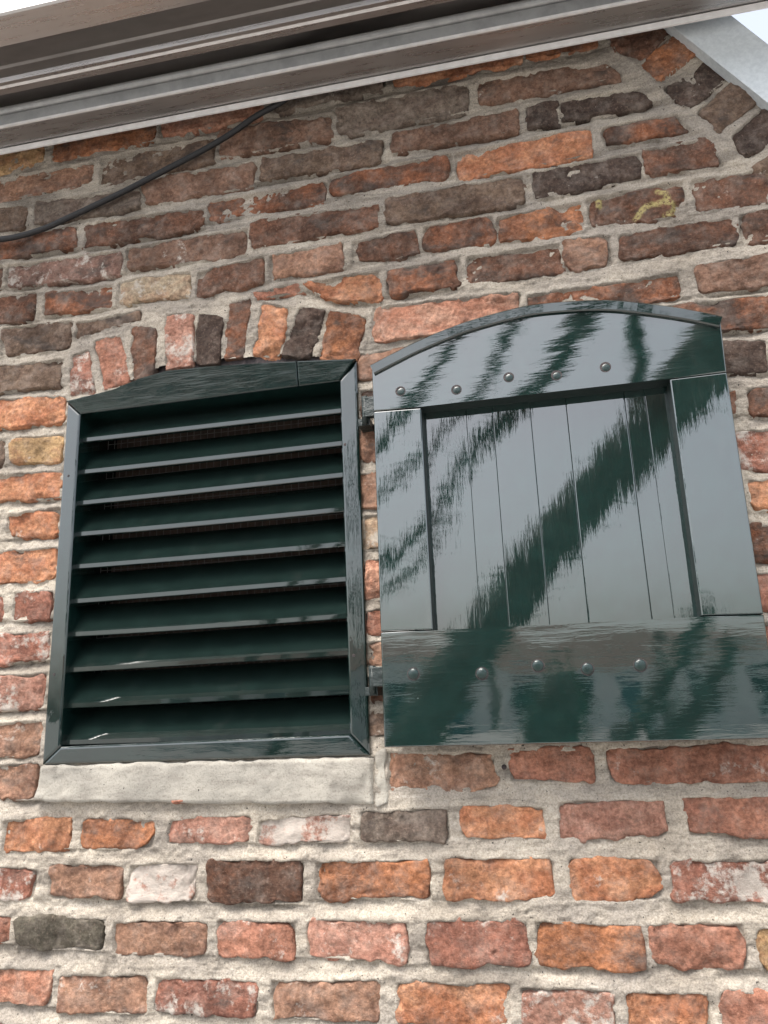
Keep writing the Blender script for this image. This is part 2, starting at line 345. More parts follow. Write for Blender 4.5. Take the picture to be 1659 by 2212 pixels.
# ordinary bricks: x_left, top, bottom, x_right, top, bottom, code
ROWS = {
'A': [(-60,330,385,93,300,356,'t'),(113,290,345,333,243,299,'O'),(347,240,296,562,198,249,'p'),(585,190,244,830,140,190,'g'),(850,133,187,1123,84,138,'o'),(1141,80,128,1288,52,99,'O')],
'B': [(-10,386,434,197,353,393,'B'),(217,345,398,462,297,345,'b'),(472,288,337,714,247,297,'m'),(732,238,292,1010,181,236,'g'),(1035,178,220,1348,128,162,'m')],
'C': [(-40,456,498,55,447,484,'b'),(76,437,483,297,412,446,'g'),(310,398,442,546,354,400,'m'),(556,347,391,828,304,344,'b'),(846,297,330,1120,235,276,'m'),(1141,228,270,1201,220,266,'k'),(1213,218,263,1412,189,216,'k')],
'D': [(-30,524,562,165,494,533,'D'),(183,487,535,437,450,488,'d'),(450,440,476,701,394,434,'D'),(713,387,425,973,336,379,'D'),(988,333,383,1279,276,332,'o'),(1304,280,318,1492,244,283,'D')],
'E': [(15,576,620,258,547,589,'M'),(273,540,584,530,498,548,'m'),(547,485,532,815,445,489,'d'),(833,433,483,1131,383,437,'b'),(1154,373,427,1382,333,384,'k'),(1397,328,377,1560,298,357,'d')],
'F': [(-60,652,705,74,632,690,'d'),(97,641,680,240,617,661,'D'),(252,612,657,410,588,643,'c'),(425,592,640,568,557,607,'d'),(585,556,602,738,528,577,'B'),(761,523,569,899,499,548,'d'),(919,494,536,1064,468,522,'D'),(1079,474,521,1258,438,497,'O'),(1270,432,487,1480,393,463,'d'),(1500,390,456,1653,372,434,'d')],
'G': [(2,712,770,150,697,750,'b'),(163,701,729,300,674,686,'b'),(838,588,635,993,558,619,'D'),(1012,560,611,1211,530,590,'d'),(1221,521,588,1318,512,573,'B'),(1342,512,562,1583,472,521,'d'),(1603,466,519,1710,446,508,'d')],
'H': [(-60,800,852,128,781,828,'b'),(807,666,735,1120,634,700,'p'),(1145,641,694,1466,592,640,'D'),(1511,577,634,1700,545,608,'m')],
'I': [(1440,662,718,1700,634,708,'D')],
'J': [(1480,745,812,1658,735,805,'k')],
'J2': [(1520,850,900,1589,846,896,'d'),(1617,840,902,1720,834,895,'d')],
'K2': [(1540,935,1015,1720,928,1010,'R')],
'K3': [(1620,1038,1106,1740,1034,1102,'o')],
'K4': [(1622,1140,1213,1740,1136,1208,'D')],
'K5': [(1600,1242,1322,1740,1238,1318,'r')],
'K6': [(1630,1346,1420,1760,1342,1416,'r')],
'K7': [(1610,1446,1520,1760,1442,1516,'R')],
'L1': [(-60,868,928,141,857,914,'o')],
'L2': [(-60,952,1006,8,949,1004,'b'),(28,948,1000,137,938,997,'t')],
'L3': [(-60,1030,1086,131,1020,1075,'o')],
'L4': [(-70,1118,1170,-6,1116,1168,'o'),(15,1114,1165,126,1098,1155,'o')],
'L5': [(-60,1196,1263,121,1185,1250,'o')],
'L6': [(-60,1290,1342,6,1288,1340,'R'),(28,1283,1340,113,1278,1337,'R')],
'L7': [(-60,1372,1441,106,1370,1426,'R')],
'L8': [(-60,1463,1536,97,1456,1530,'P')],
'L9': [(-60,1569,1638,88,1557,1632,'B')],
'L10': [(-60,1656,1730,80,1653,1728,'B')],
# strip between vent and shutter
'X1': [(770,767,825,960,742,800,'B')], 'X2': [(776,845,905,970,825,880,'d')], 'X3': [(778,921,994,960,900,972,'B')],
'X4': [(780,1026,1096,985,1008,1078,'B')], 'X5': [(784,1117,1188,960,1100,1172,'c')], 'X6': [(788,1214,1291,985,1198,1275,'p')],
'X7': [(790,1322,1373,970,1310,1360,'r')], 'X8': [(793,1388,1440,985,1376,1428,'B')], 'X9': [(796,1462,1520,970,1452,1510,'d')], 'X10': [(800,1536,1592,985,1528,1584,'b')],
'K': [(832,1625,1705,1075,1624,1705,'B'),(1100,1620,1690,1286,1618,1694,'r'),(1310,1615,1692,1720,1602,1690,'r')],
'M': [(3,1770,1843,155,1768,1837,'o'),(168,1768,1837,335,1767,1838,'O'),(361,1765,1823,540,1762,1825,'P'),(553,1770,1828,762,1756,1822,'w'),(774,1752,1818,972,1746,1822,'g'),(995,1738,1812,1181,1743,1820,'o'),(1205,1730,1815,1442,1725,1806,'P'),(1478,1722,1810,1710,1720,1813,'r')],
'N': [(-40,1872,1947,77,1876,1945,'R'),(103,1867,1945,268,1868,1944,'B'),(275,1867,1950,428,1865,1951,'w'),(443,1860,1957,657,1857,1957,'d'),(680,1862,1948,932,1857,1945,'O'),(960,1855,1948,1202,1853,1945,'o'),(1229,1852,1952,1432,1855,1946,'o'),(1452,1860,1946,1710,1854,1957,'R')],
'O': [(-70,1974,2044,23,1978,2041,'r'),(33,1980,2053,228,1983,2058,'v'),(241,1990,2066,447,1990,2064,'B'),(468,1990,2076,638,1990,2072,'r'),(662,1985,2072,884,1988,2086,'P'),(918,1987,2086,1143,1992,2095,'R'),(1157,1992,2090,1385,2000,2098,'O'),(1407,1994,2092,1617,1997,2098,'r'),(1640,2004,2108,1740,2006,2110,'t')],
'P': [(-60,2088,2178,112,2096,2178,'p'),(123,2105,2190,318,2107,2196,'B'),(332,2112,2192,558,2118,2205,'R'),(585,2117,2205,822,2120,2212,'B'),(853,2123,2216,1107,2127,2222,'o'),(1124,2132,2224,1330,2137,2228,'P'),(1350,2142,2234,1540,2144,2236,'o'),(1557,2142,2238,1760,2146,2242,'r')],
'Q': [(-120,2208,2290,60,2212,2296,'r'),(80,2215,2300,300,2220,2305,'B'),(322,2222,2310,540,2228,2312,'o'),(565,2230,2316,800,2234,2320,'r'),(830,2236,2325,1060,2240,2332,'B'),(1085,2242,2335,1310,2246,2340,'r'),(1335,2250,2345,1560,2254,2350,'o'),(1585,2256,2352,1800,2260,2356,'p')],
}
# odd shaped bricks: four corners TL, TR, BR, BL
POLY = [
 ((157,774),(187,761),(202,847),(152,854),'R'), ((206,740),(258,728),(277,824),(228,838),'r'), ((287,711),(335,711),(328,812),(290,815),'d'),
 ((360,682),(416,682),(412,790),(362,796),'P'), ((431,684),(478,690),(473,780),(427,785),'k'), ((498,660),(538,649),(522,772),(490,768),'D'),
 ((568,654),(618,672),(601,768),(548,768),'o'), ((648,668),(698,672),(665,773),(615,768),'k'), ((715,674),(787,690),(768,776),(692,778),'O'),
 ((550,634),(640,617),(648,628),(554,640),'r'), ((657,614),(818,587),(818,655),(700,640),'o'),
 ((1320,88),(1440,60),(1372,126),(1338,112),'d'), ((1386,140),(1466,73),(1510,106),(1423,170),'O'), ((1436,193),(1530,127),(1574,160),(1486,232),'k'),
 ((1512,240),(1586,182),(1634,215),(1553,283),'b'), ((1586,293),(1652,237),(1704,280),(1610,338),'k'), ((1632,362),(1716,300),(1764,340),(1668,400),'b'),
 ((1690,420),(1775,356),(1825,398),(1722,460),'d')]

SURF = -0.004
wall = thing('brick_wall', 'old weathered brick gable wall of red, orange and brown bricks in pale lime mortar', 'wall')
MASK = []                         # corner polygons of every brick (XZ), used to shape the mortar
JUNK = {'v': [], 'f': [], 'a': [], 'n': 0}
MARK = [smooth_path([un(x, 412 + (y - 404) * .84, -0.008) for x, y in seq], 8) for seq in (
    [(1293,424),(1294,440)],
    [(1422,404),(1438,408),(1442,420),(1432,430),(1420,434)],
    [(1428,431),(1446,430),(1458,440),(1456,452),(1440,462)],
    [(1420,434),(1404,438),(1392,446),(1384,456),(1376,470)])]

def brick_mesh(c, code, seed, res=0.0038, rnd=None, H=None, rough=1.0, mark=False, on=1.0, grow=0.004):
    TL, TR, BR, BL = [np.array(p, float) for p in c]
    gu = (TR - TL) / np.linalg.norm(TR - TL); gv = (TL - BL) / np.linalg.norm(TL - BL); ge = grow
    TL, TR, BR, BL = TL - gu * ge + gv * ge, TR + gu * ge + gv * ge, BR + gu * ge - gv * ge, BL - gu * ge - gv * ge
    rc = random.Random(seed * 7 + 1)
    if on > 0.9:
        ce = (TL + TR + BR + BL) / 4
        TL, TR, BR, BL = [q_ + (ce - q_) / np.linalg.norm(ce - q_) * max(0, rc.gauss(.001, .004)) + np.array([rc.gauss(0, .002), rc.gauss(0, .002)]) for q_ in (TL, TR, BR, BL)]
    w = (np.linalg.norm(TR - TL) + np.linalg.norm(BR - BL)) / 2; h = (np.linalg.norm(TL - BL) + np.linalg.norm(TR - BR)) / 2
    nu = int(min(70, max(8, w / res))); nv = int(min(60, max(6, h / res)))
    if mark: nu, nv = nu * 2, nv * 2
    cl = lambda s: 0.55 * (1.5 * s - 0.5 * s ** 3) + 0.45 * s
    S, T = np.meshgrid(cl(np.linspace(-1, 1, nu)), cl(np.linspace(-1, 1, nv)))
    r_ = random.Random(seed)
    k = rnd if rnd is not None else r_.uniform(0.10, 0.42)
    asp = min(1.0, h / w)
    U = S * np.sqrt(1 - k * asp * np.abs(T) ** 4 * 0.8); V = T * np.sqrt(1 - k * min(1.0, w / h) * np.abs(S) ** (4 / asp) * 0.7)
    u = (U + 1) / 2; v = (V + 1) / 2                                   # v = 0 bottom
    P = ((BL[None, None] * ((1 - u) * (1 - v))[..., None]) + BR[None, None] * (u * (1 - v))[..., None] + TL[None, None] * ((1 - u) * v)[..., None] + TR[None, None] * (u * v)[..., None])
    x, z = P[..., 0], P[..., 1]
    edge = np.maximum(np.abs(S), np.abs(T)) ** 3
    x2 = x + edge * (0.0050 * noise(x / .034, z / .034, seed) + 0.0032 * noise(x / .011, z / .011, seed + 5)) * on * (0.6 + 0.4 * rough)
    hf = 0.0036 if z.mean() < 2.1 else 0.0022
    z2 = z + edge * (0.0054 * noise(x / .040, z / .030, seed + 9) + hf * noise(x / .012, z / .012, seed + 13)) * on * (0.6 + 0.4 * rough)
    du = (1 - np.abs(S)) * w / 2; dv = (1 - np.abs(T)) * h / 2
    pit = np.clip(noise(x / .008, z / .007, seed + 55) - 0.55, 0, 1)
    rad = r_.uniform(0.0018, 0.0046)
    f = lambda d: np.sqrt(np.clip(1 - (1 - np.clip(d / rad, 0, 1)) ** 2, 0, 1))
    prof = f(du) * f(dv)
    Hh = H if H is not None else r_.uniform(0.0036, 0.0070)
    tx, tz = r_.uniform(-.0018, .0018), r_.uniform(-.0020, .0020)
    d = np.minimum(du, dv)
    rel = 0.0026 * fbm(x / .055, z / .05, 3, seed + 21) + 0.0024 * fbm(x / .017, z / .014, 3, seed + 25) + 0.0011 * noise(x / .006, z / .005, seed + 28)
    ang = r_.uniform(-.9, .9); ridg = 1 - np.abs(fbm((x + ang * z) / .06, (z - ang * x) / .026, 3, seed + 31)) * 2.2
    rel = rel * rough - 0.0030 * rough * r_.uniform(0.1, 0.8) * np.clip(ridg - 0.55, 0, 1)
    chip = np.clip(noise(x / .026, z / .022, seed + 41) - 0.22, 0, 1) * np.clip(1 - d / 0.016, 0, 1) * 0.011
    if r_.random() < 0.55:
        cr = noise((x + .3 * z) / .075, z / .06, seed + 71) + 0.25 * noise(x / .014, z / .014, seed + 73)
        rel = rel - 0.0042 * np.exp(-(cr / 0.055) ** 2) * np.clip(noise(x / .05, z / .05, seed + 75) * 2 + .7, 0, 1)
    fl = noise(x / .07, z / .05, seed + 47)                              # flaked layers
    rel = rel - 0.004 * pit - r_.uniform(.0015, .0046) * rough * (1 / (1 + np.exp(-(fl - 0.20) * 45)))
    hgt = -0.0045 + prof * (Hh + 0.0045) + (rel + tx * S + tz * T - chip) * np.clip(prof * 1.3, 0.15, 1)
    verts = np.stack([x2, -hgt, z2], -1).reshape(-1, 3)
    I = np.arange(nu * nv).reshape(nv, nu)
    q = np.stack([I[:-1, :-1], I[:-1, 1:], I[1:, 1:], I[1:, :-1]], -1).reshape(-1, 4)
    per = np.concatenate([I[0, :-1], I[:-1, -1], I[-1, :0:-1], I[:0:-1, 0]])
    back = verts[per].copy(); back[:, 1] = 0.016
    o = len(verts); n = len(per); j = np.arange(n); jn = (j + 1) % n
    sk = np.stack([per[jn], per[j], o + j, o + jn], -1)
    verts = np.vstack([verts, back]); faces = np.vstack([q, sk])
    c1, c2, eff, soot = CODE[code]
    soft = lambda c: (c[0] * .86 + .14 * (.3 * c[0] + .59 * c[1] + .11 * c[2]), c[1] * .92 + .08 * (.3 * c[0] + .59 * c[1] + .11 * c[2]) + .05 * (c[0] - c[2]), c[2] * .86 + .14 * (.3 * c[0] + .59 * c[1] + .11 * c[2]))
    c1, c2 = soft(c1), soft(c2)
    jit = 1 + r_.uniform(-.10, .10); al = 1.03
    a1 = np.array([*(np.array(lin(c1)) * jit * al), 1.0]); a2 = np.array([*(np.array(lin(c2)) * jit * al), 1.0])
    A = np.zeros((len(verts), 4)); A[:, 0] = np.clip(eff + r_.uniform(-.08, .08), 0, 1); A[:, 1] = np.clip(soot + r_.uniform(-.1, .1), 0, 1); A[:, 3] = r_.random()
    if mark:
        for pl in MARK:
            pts = np.array(pl)
            dd = np.min(np.linalg.norm(verts[:, None, [0, 2]] - pts[None], axis=2), axis=1)
            A[:, 2] = np.maximum(A[:, 2], np.clip((0.0075 - dd) / 0.0035, 0, 1))
    return verts, faces, a1, a2, A
def set_attr(me, name, arr):
    at = me.attributes.new(name, 'FLOAT_COLOR', 'POINT'); at.data.foreach_set('color', np.ascontiguousarray(arr, np.float32).ravel())
def add_brick(corners, code, seed, junk=False, **kw):
    tl_, tr_, br_, bl_ = [np.array(q_, float) for q_ in corners]; mg_ = kw.get('grow', 0.004) - 0.0030
    gu_ = (tr_ - tl_) / np.linalg.norm(tr_ - tl_) * mg_; gv_ = (tl_ - bl_) / np.linalg.norm(tl_ - bl_) * mg_
    MASK.append(np.array([tl_ - gu_ + gv_, tr_ + gu_ + gv_, br_ + gu_ - gv_, bl_ - gu_ - gv_]))
    z = np.mean([p[1] for p in corners])
    rough = kw.pop('rough', 1.25 if z > 2.2 else 0.95)
    if junk: kw['res'] = 0.012
    v, f, a1, a2, A = brick_mesh(corners, code, seed, rough=rough, **kw)
    if junk:
        JUNK['v'].append(v); JUNK['f'].append(f + JUNK['n']); JUNK['n'] += len(v)
        JUNK['a'].append((np.tile(a1, (len(v), 1)), np.tile(a2, (len(v), 1)), A)); return
    o = mesh_obj('brick', v, f, M_BRICK, wall, True); me = o.data
    set_attr(me, 'bc', np.tile(a1, (len(v), 1))); set_attr(me, 'bc2', np.tile(a2, (len(v), 1))); set_attr(me, 'aux', A)
    return o

# gable slope: wall stops under the metal capping
g0, g1 = np.array(un(1517, 45)), np.array(un(1659, 158)); gs = (g1[1] - g0[1]) / (g1[0] - g0[0])
def gable_z(x): return g0[1] + gs * (x - g0[0]) - 0.01
s0, s1 = np.array(un(1336, 118)), np.array(un(1659, 410)); ss = (s1[1] - s0[1]) / (s1[0] - s0[0])
def seam_z(x): return s0[1] + ss * (x - s0[0])

sid = 1
for key, row in ROWS.items():
    for (xl, tl, bl, xr, tr, br, code) in row:
        ml, mr = (tl + bl) / 2, (tr + br) / 2
        X0 = un(xl, ml, SURF)[0]; X1 = un(xr, mr, SURF)[0]
        zc = lambda x, y: un(x, y, SURF)[1]
        c = [(X0, zc(xl, tl)), (X1, zc(xr, tr)), (X1, zc(xr, br)), (X0, zc(xl, bl))]
        sid += 1
        kw = {}
        if len(key) == 1 and key in 'ABCDEFGH': kw['grow'] = 0.0062
        if key in ('K', 'M', 'N', 'O', 'P', 'Q'): kw['rnd'] = random.uniform(.15, .5); kw['grow'] = 0.0015
        if key == 'F' and xl == 1270: kw['mark'] = True
        if xr > 1480 and key in 'CDE' and len(key) == 1 and xr < 1600 or (key == 'B' and xr == 1348) or (key == 'C' and xr == 1412):
            c[1] = (c[1][0] - 0.03, c[1][1])                      # cut to the gable slope
        add_brick(c, code, sid, **kw)
for p in POLY:
    sid += 1
    cc = [np.array(un(x, y, SURF)) for x, y in p[:4]]
    if p[0][0] > 1300: cc[1] = cc[0] + (cc[1] - cc[0]) * 1.22; cc[2] = cc[3] + (cc[2] - cc[3]) * 1.22
    add_brick([tuple(c_) for c_ in cc], p[4], sid, grow=0.0070, on=0.8)
# the rest of the wall, beyond the picture
r2 = random.Random(5); codes = 'oOrdDbBpRm'
for key, row in ROWS.items():
    if key[0] == 'X': continue
    left, right = row[0], row[-1]
    if key[0] not in 'KIJ':
        x0 = un(left[0], (left[1] + left[2]) / 2)[0]; zt = un(left[0], left[1])[1]; zb = un(left[0], left[2])[1]
        while x0 > -1.75:
            x1 = x0 - r2.uniform(.010, .02); x0 = x1 - r2.choice((.11, .22, .24)); sid += 1
            add_brick([(x0, zt), (x1, zt), (x1, zb), (x0, zb)], r2.choice(codes), sid, junk=True)
    if key in ('G', 'H', 'I', 'J', 'J2', 'K', 'K2', 'K3', 'K4', 'K5', 'K6', 'K7', 'M', 'N', 'O', 'P', 'Q'):
        x1 = un(right[3], (right[4] + right[5]) / 2)[0]; zt = un(right[3], right[4])[1]; zb = un(right[3], right[5])[1]
        lim = 1.1
        while x1 < lim:
            x0 = x1 + r2.uniform(.010, .02); x1 = x0 + r2.choice((.11, .22, .24)); sid += 1
            if seam_z(x1) < zt + 0.02: break
            add_brick([(x0, zt), (x1, zt), (x1, zb), (x0, zb)], r2.choice(codes), sid, junk=True)
zq = un(800, 2330)[1] - 0.015; zrow = zq
while zrow > 0.06:
    x0 = -1.75 + r2.uniform(0, .1)
    while x0 < 1.1:
        x1 = x0 + r2.choice((.12, .21, .22)); sid += 1
        add_brick([(x0, zrow), (x1, zrow), (x1, zrow - .075), (x0, zrow - .075)], r2.choice(codes), sid, junk=True); x0 = x1 + .017
    zrow -= .093
ztop = un(0, 330)[1]; zrow = un(500, 190)[1] + 0.10
for kk in range(3):
    x0 = -1.75
    while x0 < 1.1:
        x1 = x0 + r2.choice((.14, .22, .24)); sid += 1
        if seam_z(x1) < zrow + .02: break
        add_brick([(x0, zrow), (x1, zrow), (x1, zrow - .07), (x0, zrow - .07)], r2.choice(codes), sid, junk=True); x0 = x1 + .015
    zrow += .088
jo = mesh_obj('outer_brickwork', np.vstack(JUNK['v']), np.vstack(JUNK['f']), M_BRICK, wall, True); jo['kind'] = 'stuff'
for i, nm in enumerate(('bc', 'bc2', 'aux')): set_attr(jo.data, nm, np.vstack([a[i] for a in JUNK['a']]))

# ------------------------------------------------------------------ vent outline
VF = -0.012
VO = [un(*p, VF) for p in ((145,868),(247,846),(310,822),(367,807),(450,798),(553,791),(643,784),(770,778),(799,1632),(90,1652))]
def inside(px, pz, poly):
    r = np.zeros(px.shape, bool); n = len(poly)
    for i in range(n):
        (x0, z0), (x1, z1) = poly[i], poly[(i + 1) % n]
        c = ((z0 > pz) != (z1 > pz)) & (px < (x1 - x0) * (pz - z0) / (z1 - z0 + 1e-12) + x0)
        r ^= c
    return r
# ------------------------------------------------------------------ mortar bed, shaped to the joints
step = 0.0026
xs = np.concatenate([np.arange(-1.75, -1.42, .008), np.arange(-1.42, 0.72, step), np.arange(0.72, 1.10, .008)])
zs = np.concatenate([np.arange(0.55, 0.95, .008), np.arange(0.95, 2.98, step), np.arange(2.98, 3.25, .008)])
GX, GZ = np.meshgrid(xs, zs)
mk = np.zeros(GX.shape, bool)
for p in MASK:
    ce = p.mean(0); q = ce + (p - ce)
    i0, i1 = np.searchsorted(xs, [q[:, 0].min(), q[:, 0].max()]); k0, k1 = np.searchsorted(zs, [q[:, 1].min(), q[:, 1].max()])
    if i1 <= i0 or k1 <= k0: continue
    sl_ = (slice(k0, k1), slice(i0, i1)); mk[sl_] |= inside(GX[sl_], GZ[sl_], [tuple(a) for a in q])
ZZ = zs[:, None] * np.ones((1, len(xs)))
below = np.maximum.accumulate(np.where(mk, ZZ, -10.0), axis=0); above = np.minimum.accumulate(np.where(mk, ZZ, 10.0)[::-1], axis=0)[::-1]
db = np.clip(ZZ - below, 0, 1); da = np.clip(above - ZZ, 0, 1)
tt = np.clip(db / (db + da + 1e-9), 0, 1); span = db + da
struck = np.where((span < 0.05) & ~mk, 1.0, 0.0)
mh = 0.0032 + 0.0026 * fbm(GX / .05, GZ / .035, 4, 3) + 0.0030 * fbm(GX / .013, GZ / .009, 3, 8) + 0.0014 * noise(GX / .2, GZ / .016, 14)
var = np.clip(0.55 + 0.9 * noise(GX / .25, GZ / .12, 77), 0.15, 1.25)
cut = struck * var * 0.014 * np.clip((tt - 0.20) / 0.8, 0, 1) ** 1.15
for _ in range(2):
    cs = np.cumsum(np.pad(cut, ((0, 0), (6, 5)), mode='edge'), axis=1); cs = np.pad(cs, ((0, 0), (1, 0))); wt = np.cumsum(np.pad((~mk).astype(float), ((0, 0), (6, 5)), mode='edge'), axis=1); wt = np.pad(wt, ((0, 0), (1, 0)))
    cut = np.where(mk, 0, (cs[:, 11:-1] - cs[:, :-12])[:, :cut.shape[1]] / np.maximum(1, (wt[:, 11:-1] - wt[:, :-12])[:, :cut.shape[1]]))
mh = mh - cut + struck * 0.0028 * np.clip(1 - tt * 2.6, 0, 1)
pit = noise(GX / .007, GZ / .007, 61); mh = mh - 0.006 * np.clip(pit - 0.62, 0, 1) ** 0.8
mb = mk.astype(float)
for _ in range(3):
    mb[1:-1] = (mb[:-2] + mb[1:-1] + mb[2:]) / 3; mb[:, 1:-1] = (mb[:, :-2] + mb[:, 1:-1] + mb[:, 2:]) / 3
cov = 0.74 + 0.42 * fbm(GX / .03, GZ / .02, 3, 91) 
sm_ = np.clip((mb - (cov - 0.24)) / 0.26, 0, 1); sm_ = sm_ * sm_ * (3 - 2 * sm_)
mh = mh * (1 - sm_) - 0.0036 * sm_
keep = ~inside(GX, GZ, [(x + (.010 if i in (0, 9) else -.010 if i in (7, 8) else 0), z + (.010 if i in (8, 9) else -.004 if i in (0, 7) else .024 if 2 <= i <= 6 else .010)) for i, (x, z) in enumerate(VO)]) & (GZ < gable_z(GX))
# seam: smooth mortar fillet along the gable slope
sd_ = np.abs(GZ - seam_z(GX) - 0.004)
mh = mh + np.clip(1 - sd_ / 0.022, 0, 1) ** 0.7 * 0.0045 * (GZ > 2.3) * (1 - sm_)
I = np.arange(GX.size).reshape(GX.shape)
kq = keep[:-1, :-1] & keep[1:, 1:] & keep[:-1, 1:] & keep[1:, :-1]
F4 = np.stack([I[:-1, :-1], I[:-1, 1:], I[1:, 1:], I[1:, :-1]], -1)[kq]
used = np.unique(F4); remap = -np.ones(GX.size, int); remap[used] = np.arange(len(used)); F4 = remap[F4]
V4 = np.stack([GX, -mh, GZ], -1).reshape(-1, 3)[used]
me = bpy.data.meshes.new('mortar'); me.vertices.add(len(V4)); me.vertices.foreach_set('co', V4.astype(np.float32).ravel())
me.loops.add(F4.size); me.loops.foreach_set('vertex_index', F4.astype(np.int32).ravel())
me.polygons.add(len(F4)); me.polygons.foreach_set('loop_start', np.arange(0, F4.size, 4, dtype=np.int32)); me.polygons.foreach_set('loop_total', np.full(len(F4), 4, np.int32))
me.polygons.foreach_set('use_smooth', np.ones(len(F4), bool)); me.update(calc_edges=True); me.validate()
me.materials.append(M_MORTAR); mo = bpy.data.objects.new('mortar', me); col.objects.link(mo); mo.parent = wall
# masonry core behind the face, with the gable outline and the plinth zone
gz = lambda x: gable_z(x)
prism('masonry_core', [(-3.2, 0.0), (1.6, 0.0), (1.6, gz(1.6)), (g0[0] - 0.9, gz(g0[0] - 0.9)), (-3.2, gz(g0[0] - 0.9))], 0.19, 0.45, M_MORTAR, wall, 0)
box('masonry_base', -1.75, 1.10, 0.004, 0.18, 0.0, 0.56, M_MORTAR, wall)
# cement sill
sc_ = [un(88,1653,-.016), un(803,1635,-.016), un(806,1743,-.016), un(70,1734,-.016)]
v, f, a1, a2, A = brick_mesh(sc_, 'c', 901, res=0.006, rnd=0.05, H=0.016, rough=0.9, on=0.65, grow=0.001)
sill = mesh_obj('sill', v, f, M_CEMENT, wall, True); sill['label'] = 'pale grey cement sill under the louvred vent'
v, f, a1, a2, A = brick_mesh([un(808,1628,-.004), un(833,1624,-.004), un(834,1742,-.004), un(808,1746,-.004)], 'c', 903, res=0.004, rnd=0.3, H=0.006, rough=1.0)
mesh_obj('cement_patch', v, f, M_CEMENT, wall, True)

bm = bmesh.new(); hx, hz = un(1089, 1657, -.006); tube(bm, [(hx, -.0075, hz), (hx, .01, hz)], [.0042, .0042], 14); bm_obj('drill_hole_dark', bm, M_CAULK_SHADE, wall, True)  # dark disc in place of the shade inside a drilled hole
v, f, a1, a2, A = brick_mesh([un(357,1728,-.03), un(422,1728,-.03), un(420,1736,-.03), un(360,1735,-.03)], 'r', 907, res=.002, rnd=.5, H=.0198, rough=.4, grow=0)
chip = mesh_obj('brick_chip', v, f, M_BRICK, wall, True)
for nm, arr in (('bc', np.tile(a1, (len(v), 1))), ('bc2', np.tile(a2, (len(v), 1))), ('aux', A * np.array([0, 1, 1, 1]))): set_attr(chip.data, nm, arr)

# ------------------------------------------------------------------ louvred vent
vent = thing('louvred_vent', 'dark green louvred wooden vent with ten slats set above the cement sill', 'vent')
iTL, iTR, iBR, iBL = [un(*p, VF) for p in ((173,894),(733,822),(755,1586),(130,1613))]
oTL, oTR, oBR, oBL = VO[0], VO[7], VO[8], VO[9]
def mem(poly, name, mat, bev=0.005): return prism(name, poly, VF, 0.135, mat, vent, bev, 3)
st_l = mem([oBL, oTL, iTL, iBL], 'frame_stile', M_FV); st_r = mem([iBR, iTR, oTR, oBR], 'frame_stile', M_FV)
mem([oBL, iBL, iBR, oBR], 'frame_bottom_rail', M_FH)
# arched head in two lengths with a visible joint
jx = 643; jl = un(646, 816, VF)
tj = un(643.0, 784, VF)
frac = (tj[0] - iTL[0]) / (iTR[0] - iTL[0]); jb = (tj[0], iTL[1] + (iTR[1] - iTL[1]) * frac)
lean_head = lambda x, z: VF - 0.013 * (z - (iTL[1] + (iTR[1] - iTL[1]) * (x - iTL[0]) / (iTR[0] - iTL[0]))) / 0.06
prism('frame_head', [iTL] + VO[0:7] + [jb], VF, 0.135, M_HEAD, vent, 0.003, 3, lean_head); prism('frame_head', [(jb[0] + .0012, jb[1]), (tj[0] + .0012, tj[1]), oTR, iTR], VF, 0.135, M_HEAD, vent, 0.003, 3, lean_head)
# raised inner strip on the head
# dark sealant, ragged, between head and brick arch
cp = []; up_ = []
for i in range(60):
    t = i / 59; k = t * 6.999; a = VO[int(k)]; b_ = VO[int(k) + 1]; fr = k - int(k)
    x = a[0] + (b_[0] - a[0]) * fr; z = a[1] + (b_[1] - a[1]) * fr
    cp.append((x, z - 0.012)); up_.append((x, z + 0.030 + 0.008 * math.sin(math.pi * t) + 0.006 * float(noise(x / .018, 3.0, 5)) ))
bm = bmesh.new()
ra = [bm.verts.new((x, 0.000 + 0.003 * float(noise(x / .01, 1, 3)), z)) for x, z in cp]; rb = [bm.verts.new((x, 0.006 + 0.004 * float(noise(x / .012, 7, 3)), z)) for x, z in up_]
rc = [bm.verts.new((x, 0.03, z + 0.012)) for x, z in up_]
for i in range(59): bm.faces.new((ra[i], ra[i + 1], rb[i + 1], rb[i])); bm.faces.new((rb[i], rb[i + 1], rc[i + 1], rc[i]))
bm_obj('sealant', bm, M_CAULK_SHADE, vent)
